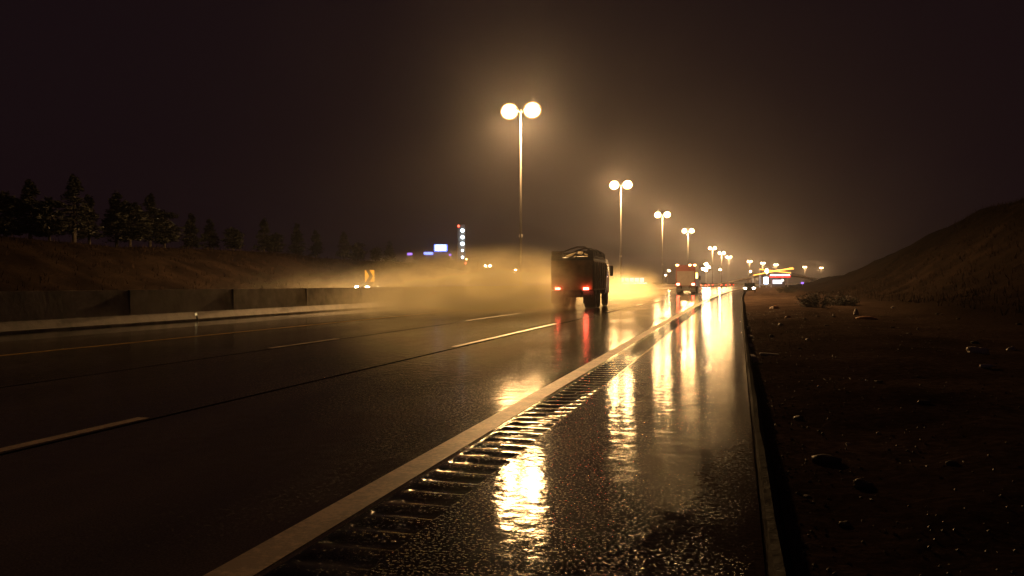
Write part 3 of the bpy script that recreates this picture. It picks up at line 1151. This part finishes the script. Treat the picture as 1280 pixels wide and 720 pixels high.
# ------------------------------------------------------------------ cars
def make_car(col, name='car'):
    t = thing(name, '', 'car')
    mc = simple('car_paint_' + name, col, .25, .3, vary=.1)
    MB().prism([(-2.1, .3), (2.1, .3), (2.15, .62), (1.95, .78), (1.0, .95), (-1.75, 1.0), (-2.1, .92), (-2.16, .6)], -.88, .88, .05).build('body', mc, t)
    c = MB().prism([(1.0, .93), (.25, 1.42), (-1.1, 1.46), (-1.75, .98)], -.76, .76, .06).build('cabin', mc, t)
    MB().add([(-.66, -1.72, 1.05), (.66, -1.72, 1.05), (.6, -1.26, 1.38), (-.6, -1.26, 1.38)], [(0, 1, 2, 3)]).build('rear_window', M['glass'], c)
    MB().add([(-.66, .96, 1.0), (.66, .96, 1.0), (.6, .37, 1.37), (-.6, .37, 1.37)], [(0, 1, 2, 3)]).build('windscreen', M['glass'], c)
    for s in (-1, 1):
        MB().box(min(s * .765, s * .775), max(s * .765, s * .775), -1.2, .4, 1.02, 1.36, bev=.003).build('side_window', M['glass'], c)
        for y in (-1.3, 1.35):
            MB().wheel(min(s * .9, s * .68), max(s * .9, s * .68), y, .32, .32, 16, .03).build('wheel', M['black'], t)
        MB().box(s * .66 - .17, s * .66 + .17, -2.2, -2.13, .68, .86, bev=.02).build('tail_light', M['tailsoft'], t)
        MB().box(s * .64 - .17, s * .64 + .17, 2.1, 2.18, .58, .74, bev=.02).build('headlight', M['head'], t)
    return t


car0 = make_car((.03, .03, .034))
used_car = [False]


def place_car(px, z, lane, label, oncoming=False, group=None, scale=1.0):
    o = car0 if not used_car[0] else copy_tree(car0)
    used_car[0] = True
    # lateral position from the pixel
    q = at(px, HOR, z)
    o.location = (q.x if lane is None else lane + bend(q.y), q.y, 0.004)
    o.rotation_euler = (0, 0, heading(q.y) + (PI if oncoming else 0))
    o.scale = (scale,) * 3
    o['label'] = label
    if group:
        o['group'] = group
    return o


G1, G2 = 'far cars driving away', 'oncoming cars beyond the median'
q = at(463, HOR, 92)
t = thing('oncoming_van', 'dark oncoming van behind the barrier below the chevron sign, headlights glaring', 'van', (q.x, q.y, 0), heading(q.y) + PI)
t.scale = (.88,) * 3
m_van = simple('dark_van_paint', (.02, .02, .022), .4, vary=.1)
MB().prism([(-2.6, .35), (2.4, .35), (2.5, .7), (2.35, 1.2), (1.5, 1.3), (.8, 1.72), (.5, 1.78), (-2.2, 1.78), (-2.6, 1.25), (-2.62, .6)], -.95, .95, .06).build('body', m_van, t)
MB().add([(-.8, 1.47, 1.36), (.8, 1.47, 1.36), (.75, .88, 1.72), (-.75, .88, 1.72)], [(0, 1, 2, 3)]).build('windscreen', M['glass'], t)
for s in (-1, 1):
    MB().box(min(s * .952, s * .962), max(s * .952, s * .962), .0, .7, 1.32, 1.68, bev=.004).build('side_window', M['glass'], t)
    for y in (-1.6, 1.6):
        MB().wheel(min(s * .97, s * .72), max(s * .97, s * .72), y, .36, .36, 16, .03).build('wheel', M['black'], t)
    MB().box(s * .72 - .2, s * .72 + .2, 2.36, 2.46, 1.02, 1.22, bev=.03).build('headlight', M['head'], t)
    light('SPOT', 'headlight_beam', t, (s * .72, 2.55, 1.12), (1, .86, .66), 350, .12, (R(87), 0, 0), 60)
place_car(661, 120, None, 'oncoming car low behind the barrier just left of the dump truck', True, G2, 1.3)
place_car(487, 88, None, 'oncoming car behind the barrier right of the chevron sign, half hidden', True, G2, 1.25)
for px, z, lab in ((836, 260, 'far car with dim red lights left of the red lorry'), (842, 330, 'far car close beside the red lorry on its left'),
                   (880, 240, 'far car with red lights just right of the red lorry'), (889, 300, 'second far car right of the red lorry'), (897, 380, 'third far car right of the red lorry'),
                   (905, 270, 'far car on the right-hand lane under the median lamps'), (915, 350, 'farthest car ahead, left of the lit canopy')):
    place_car(px, z, None, lab, False, G1)
place_car(818, 300, None, 'oncoming far car with white headlights left of the red lorry', True, G2, 1.2)
place_car(937, 128, None, 'car parked beyond the end of the kerb, lamps shining at the verge edge', True, G2 and 'car at the verge')

# ------------------------------------------------------------------ verge: stones, rubbish, scrub, gravel
def rock_mesh(seed, rx, ry, rz):
    r = random.Random(seed)
    bm = bmesh.new()
    bmesh.ops.create_icosphere(bm, subdivisions=3, radius=1)
    off = Vector((r.uniform(0, 50), r.uniform(0, 50), 0))
    for v in bm.verts:
        d = 1 + .38 * noise.noise(v.co * 1.1 + off) + .16 * noise.noise(v.co * 3 + off)
        c_ = v.co * d
        v.co = Vector((c_.x * rx, c_.y * ry, max(-.3, c_.z) * rz))
    return MB().bm(bm)


def on_ground(px, py):
    z = F * CAM_H / (py - HOR)
    for _ in range(4):
        q = at(px, py, z)
        gz = ground_z(q.x, q.y)
        z = F * (CAM_H - gz) / (py - HOR)
    q = at(px, py, z)
    q.z = gz
    return q, z


m_rock = simple('wet_stone', (.1, .075, .06), .5, vary=.4, scale=5, bump=.006, spec=.06)
m_pale = simple('pale_concrete_rubble', (.42, .36, .3), .55, vary=.3, scale=6, bump=.005)
m_orange_lit = simple('orange_lit_lump', (.42, .17, .06), .55, vary=.3, scale=6, bump=.005)  # orange of the lamplight put into the base colour
PIECES = [(968, 386, 12, 5, m_orange_lit, 'verge_lump', 'orange-lit lump on the verge near the kerb end', 'lump'),
          (985, 398, 9, 5, m_orange_lit, 'verge_lump', 'reddish flat lump behind the orange one, nearer the camera', 'lump'),
          (935, 411, 5, 4, m_pale, 'stone', 'pale stone beside the kerb, farthest of the kerbside pieces', 'stone'),
          (935, 421, 10, 2, m_pale, 'concrete_slab', 'thin pale slab lying beside the kerb', 'slab'),
          (938, 433, 9, 4, m_pale, 'stone', 'pale angular stone beside the kerb below the thin slab', 'stone'),
          (940, 452, 8, 8, m_pale, 'concrete_block', 'pale concrete chunk beside the kerb, largest and nearest of the kerbside pieces', 'rubble'),
          (962, 443, 24, 1.3, m_pale, 'wooden_lath', 'long thin pale lath lying across the verge', 'lath'),
          (1070, 394, 6, 9, m_pale, 'marker_stone', 'pale upright stone beside the scrub on the right verge', 'stone'),
          (1084, 399, 26, 5, m_orange_lit, 'verge_lump', 'broad brown lump right of the upright pale stone', 'lump'),
          (1222, 441, 26, 10, m_pale, 'boulder', 'large pale rounded boulder far right on the verge', 'boulder'),
          (1264, 438, 12, 6, m_pale, 'stone', 'pale stone at the far right, right of the large boulder', 'stone'),
          (1010, 425, 6, 2.5, m_pale, 'stone', 'small pale stone alone in the middle of the dark verge', 'stone'),
          (1148, 412, 3.5, 3.5, m_pale, 'stone', 'tiny bright stone between the scrub and the large boulder', 'stone'),
          (1116, 385, 5, 2.5, m_pale, 'stone', 'small flat stone on the slope above the scrub', 'stone'),
          (1024, 484, 5, 2.5, m_pale, 'stone', 'small glinting stone low on the verge near the kerb', 'stone'),
          (1098, 542, 5, 3, m_pale, 'stone', 'small pale stone on the near verge, upper of two', 'stone'),
          (1061, 556, 7, 3, m_pale, 'stone', 'small pale stone on the near verge, lower of two', 'stone'),
          (1010, 622, 11, 4, m_rock, 'stone', 'flat grey stone nearest the camera on the verge', 'stone')]
for i, (px, py, wp, hp, mm, nm, lab, cat) in enumerate(PIECES):
    q, z = on_ground(px, py)
    k = z / F
    if nm in ('concrete_slab', 'wooden_lath', 'concrete_block'):
        dy = {'concrete_slab': .5, 'wooden_lath': .12, 'concrete_block': .3}[nm]
        o = MB().box(-wp * k / 2, wp * k / 2, -dy / 2, dy / 2, -.03, max(.02, hp * k), bev=.012).build(nm, mm)
        o.rotation_euler = (R(3), R(rnd.uniform(-4, 4)), TH + R(rnd.uniform(-12, 12)))
    else:
        o = rock_mesh(i + 30, wp * k / 2, wp * k / 2 * .8, hp * k * .8).build(nm, mm, smooth=True)
        o.rotation_euler = (0, 0, rnd.uniform(0, 1))
    o.location = q
    tag(o, lab, cat)

# a plastic bottle that catches the light by the boulder
q, z = on_ground(1234, 461)
m_bot = simple('clear_plastic', (.5, .5, .48), .1, vary=.1)
t = thing('plastic_bottle', 'small glinting plastic bottle lying in front of the large boulder', 'bottle', q + Vector((0, 0, .04)), .4)
MB().tube([(-.11, 0, 0), (.05, 0, 0), (.09, 0, 0), (.12, 0, 0)], [.035, .035, .015, .013], 10).build('body', m_bot, t, True)
MB().tube([(.12, 0, 0), (.145, 0, 0)], .016, 8).build('cap', M['white'], t)

# scattered medium stones that nothing tells apart
rock_protos = [rock_mesh(70 + i, .09, .075, .06).build('verge_stone', m_rock, smooth=True) for i in range(4)]
for i in range(30):
    o = rock_protos[i] if i < 4 else rock_protos[i % 4].copy()
    if i >= 4:
        COL.objects.link(o)
    while True:
        y = 5 + 34 * rnd.random() ** 1.5
        u = kx(y) + .5 + rnd.random() ** 1.3 * 9
        if u < .37 * y + .5:
            break
    X = u + bend(y)
    o.location = (X, y, ground_z(X, y) + .01)
    s = rnd.uniform(.35, 1.1)
    o.scale = (s * rnd.uniform(.8, 1.4), s, s * rnd.uniform(.6, 1.1))
    o.rotation_euler = (0, 0, rnd.uniform(0, 6))
    tag(o, 'small dark wet stone half sunk in the muddy verge right of the kerb', 'stone', 'dark stones scattered on the verge')

# gravel: uncountable
mb = MB()
OCT = [(1, 0, 0), (0, 1, 0), (-1, 0, 0), (0, -1, 0), (0, 0, 1), (0, 0, -1)]
OF = [(0, 1, 4), (1, 2, 4), (2, 3, 4), (3, 0, 4), (1, 0, 5), (2, 1, 5), (3, 2, 5), (0, 3, 5)]
for _ in range(3500):
    y = 3 + 42 * rnd.random() ** 2
    u = kx(y) + .2 + rnd.random() ** 1.8 * 7
    X = u + bend(y)
    s = rnd.uniform(.004, .014) * (1 + y * .03)
    a = rnd.uniform(0, 6)
    ca, sa = math.cos(a), math.sin(a)
    gz = ground_z(X, y)
    mb.add([(X + (vx * ca - vy * sa) * s * rnd.uniform(.7, 1.3), y + (vx * sa + vy * ca) * s, gz + vz * s * .7 + .004) for vx, vy, vz in OCT], OF)
tag(mb.build('gravel', m_rock), 'fine wet gravel and grit scattered over the muddy verge', 'gravel', kind='stuff')

# scrub on the verge
def scrub(px, py, wid, hgt, seed, label):
    q, z = on_ground(px, py)
    k = z / F
    r = random.Random(seed)
    t = thing('scrub_bush', label, 'bush', q, 0, 'dark scrub on the verge')
    st, lf = MB(), MB()
    w_, h_ = wid * k / 2, hgt * k
    for _ in range(60):
        a = r.uniform(0, 2 * PI)
        d = r.random() ** .6
        bx, by = math.cos(a) * w_ * d * .6, math.sin(a) * w_ * d * .4
        ex, ey, ez = bx * 1.6, by * 1.6, h_ * r.uniform(.5, 1.08) * (1 - .45 * d * d)
        st.tube([(bx, by, -.05), (bx * 1.2, by * 1.2, ez * .55), (ex, ey, ez)], [.012, .009, .004], 4)
        for _ in range(45):
            u_ = r.uniform(.15, 1.05)
            c_ = Vector((bx + (ex - bx) * u_ + r.gauss(0, .1), by + (ey - by) * u_ + r.gauss(0, .1), max(.02, ez * u_ + r.gauss(0, .07))))
            s = r.uniform(.025, .07)
            d_ = Vector((r.gauss(0, 1), r.gauss(0, 1), r.gauss(0, .7))).normalized() * s
            e_ = Vector((r.gauss(0, 1), r.gauss(0, 1), r.gauss(0, 1))).normalized() * s * .4
            lf.add([c_ - d_, c_ + e_, c_ + d_, c_ - e_], [(0, 1, 2, 3)])
    st.build('stem', M['bark'], t)
    lf.build('foliage', M['leaf'], t)


scrub(1018, 384, 50, 20, 5, 'tallest dark scrub bush on the verge, just right of the orange lump')
scrub(1052, 382, 44, 14, 6, 'low dark scrub bush joined to the right of the tallest one')
scrub(985, 366, 34, 10, 7, 'small dark scrub clump below the lit canopy')

# grass on both embankments: uncountable
mb = MB()
for _ in range(9000):
    if rnd.random() < .5:
        y = 14 + 190 * rnd.random()
        u = -40 - 22 * rnd.random()
    else:
        y = 10 + 110 * rnd.random()
        u = kx(y) + 10 + 26 * rnd.random()
    X = u + bend(y)
    gz = ground_z(X, y)
    for _ in range(2):
        h = rnd.uniform(.15, .5)
        a = rnd.uniform(0, 6)
        x_, y_ = X + rnd.gauss(0, .15), y + rnd.gauss(0, .15)
        mb.add([(x_ - .03 * math.cos(a), y_ - .03 * math.sin(a), gz - .03), (x_ + .03 * math.cos(a), y_ + .03 * math.sin(a), gz - .03), (x_ + rnd.gauss(0, .12), y_ + rnd.gauss(0, .12), gz + h)], [(0, 1, 2)])
m_grass = simple('dead_wet_grass', (.02, .013, .01), .9, vary=.4, scale=.6, spec=0)
tag(mb.build('grass', m_grass), 'rough dead grass on the embankments', 'grass', kind='stuff')

# ------------------------------------------------------------------ air: haze and spray
HAZE, HAZE_G = .00021, .88
m, nt, b, o = mat('haze_air')
nt.nodes.remove(b)
pv = nt.nodes.new('ShaderNodeVolumePrincipled')
pv.inputs['Color'].default_value = (.85, .86, 1, 1)
pv.inputs['Density'].default_value = HAZE
pv.inputs['Anisotropy'].default_value = HAZE_G
nt.links.new(pv.outputs[0], o.inputs['Volume'])
tag(MB().box(-1100, 1700, -60, 1560, -1.2, 46).build('haze', m), kind='stuff')

m, nt, b, o = mat('wheel_spray')
nt.nodes.remove(b)
L = nt.links.new
pv = nt.nodes.new('ShaderNodeVolumePrincipled')
pv.inputs['Color'].default_value = (1, .96, .72, 1)
pv.inputs['Anisotropy'].default_value = .1
g = nt.nodes.new('ShaderNodeTexCoord')
sx = nt.nodes.new('ShaderNodeSeparateXYZ')
L(g.outputs['Object'], sx.inputs[0])


def rng(v, a, b_, c=0., d=1.):
    n = nt.nodes.new('ShaderNodeMapRange')
    n.interpolation_type = 'SMOOTHSTEP'
    n.inputs['From Min'].default_value = a
    n.inputs['From Max'].default_value = b_
    n.inputs['To Min'].default_value = c
    n.inputs['To Max'].default_value = d
    L(v, n.inputs[0])
    return n.outputs[0]


def mul(a, b_):
    n = nt.nodes.new('ShaderNodeMath')
    n.operation = 'MULTIPLY'
    for i, q in enumerate((a, b_)):
        if isinstance(q, (int, float)):
            n.inputs[i].default_value = q
        else:
            L(q, n.inputs[i])
    return n.outputs[0]


def addm(a, b_, op='ADD'):
    n = nt.nodes.new('ShaderNodeMath')
    n.operation = op
    for i, q in enumerate((a, b_)):
        if isinstance(q, (int, float)):
            n.inputs[i].default_value = q
        else:
            L(q, n.inputs[i])
    return n.outputs[0]


def sq(v, c, w):
    q = mul(addm(v, -c), 1 / w)
    return mul(q, q)


# a thin mist low over the lanes that fades out on every side ...
far_side = mul(rng(sx.outputs[0], -31, -21, 0, .4), rng(sx.outputs[1], 16, 62, 0, 1))
fx = mul(addm(far_side, rng(sx.outputs[0], -14, -4, 0, .55)), rng(sx.outputs[0], -1.5, 3.4, 1, 0))
fy = mul(rng(sx.outputs[1], 2, 34, 0, 1), rng(sx.outputs[1], 40, 95, 1, 0))
zn = noise_tex(nt, objpos(nt, (1, .4, 0)), .22, 3, .6)
zz = addm(sx.outputs[2], mul(addm(zn, -.5), 5.0))
fz = mul(rng(zz, -.3, 4.2, 1, 0), rng(sx.outputs[2], 3.0, 4.8, 1, 0))
fz = mul(fz, mul(fz, fz))
mist = mul(mul(fx, fy), mul(fz, .3))
# ... and the plume torn up behind the truck's wheels
r2 = addm(addm(sq(sx.outputs[0], -2.3, 4.5), sq(sx.outputs[1], 12.5, 7)), sq(sx.outputs[2], .0, 1.8))
ex = nt.nodes.new('ShaderNodeMath')
ex.operation = 'EXPONENT'
L(mul(r2, -1.0), ex.inputs[0])
plume = mul(mul(mul(addm(ex.outputs[0], -.02), rng(sx.outputs[1], 15, 23, 1, .25)), 1.15), rng(sx.outputs[0], -.3, 1.9, 1, 0))
plume = addm(plume, 0, 'MAXIMUM')
wp = nt.nodes.new('ShaderNodeTexNoise')
wp.inputs['Scale'].default_value = .35
L(objpos(nt), wp.inputs['Vector'])
wv = nt.nodes.new('ShaderNodeVectorMath')
wv.operation = 'MULTIPLY_ADD'
L(wp.outputs['Color'], wv.inputs[0])
wv.inputs[1].default_value = (4, 4, 3)
L(objpos(nt, (1, .3, 1.6)), wv.inputs[2])
nz = noise_tex(nt, wv.outputs[0], .7, 5, .7)
den = mul(addm(mist, plume), rng(nz, .34, .7, .12, 1.7))
L(den, pv.inputs['Density'])
L(pv.outputs[0], o.inputs['Volume'])
ob = MB().box(-31, 3.4, 0, 95, 0.01, 4.8).build('spray', m)
ob.location = (-9.2, 30, 0)
tag(ob, 'pale spray and mist thrown up around the dump truck', 'spray', kind='stuff')

# ------------------------------------------------------------------ world, view
wd = bpy.data.worlds.new('World')
S.world = wd
wd.use_nodes = True
nt = wd.node_tree
bg = nt.nodes['Background']
sky = nt.nodes.new('ShaderNodeTexSky')
sky.sky_type = 'NISHITA'
sky.sun_disc = False
sky.sun_elevation = R(-4)
sky.sun_rotation = R(200)
mx = nt.nodes.new('ShaderNodeMix')
mx.data_type = 'RGBA'
mx.inputs['Factor'].default_value = .93
mx.inputs[7].default_value = (.02, .009, .0118, 1)
ml = nt.nodes.new('ShaderNodeVectorMath')
ml.operation = 'SCALE'
ml.inputs['Scale'].default_value = .0
nt.links.new(sky.outputs[0], mx.inputs[6])
nt.links.new(mx.outputs[2], bg.inputs['Color'])
bg.inputs['Strength'].default_value = .2

S.view_settings.view_transform = 'Standard'
S.view_settings.look = 'None'
S.view_settings.exposure = .95
S.view_settings.gamma = 1
S.view_settings.use_curve_mapping = False
S.render.engine = 'CYCLES'
c = S.cycles
c.use_denoising = True
c.max_bounces = 12
c.diffuse_bounces = 2
c.glossy_bounces = 3
c.transmission_bounces = 2
c.volume_bounces = 8
c.sample_clamp_indirect = 4
c.sample_clamp_direct = 0
c.caustics_reflective = False
c.caustics_refractive = False
c.volume_step_rate = 2
c.volume_max_steps = 128
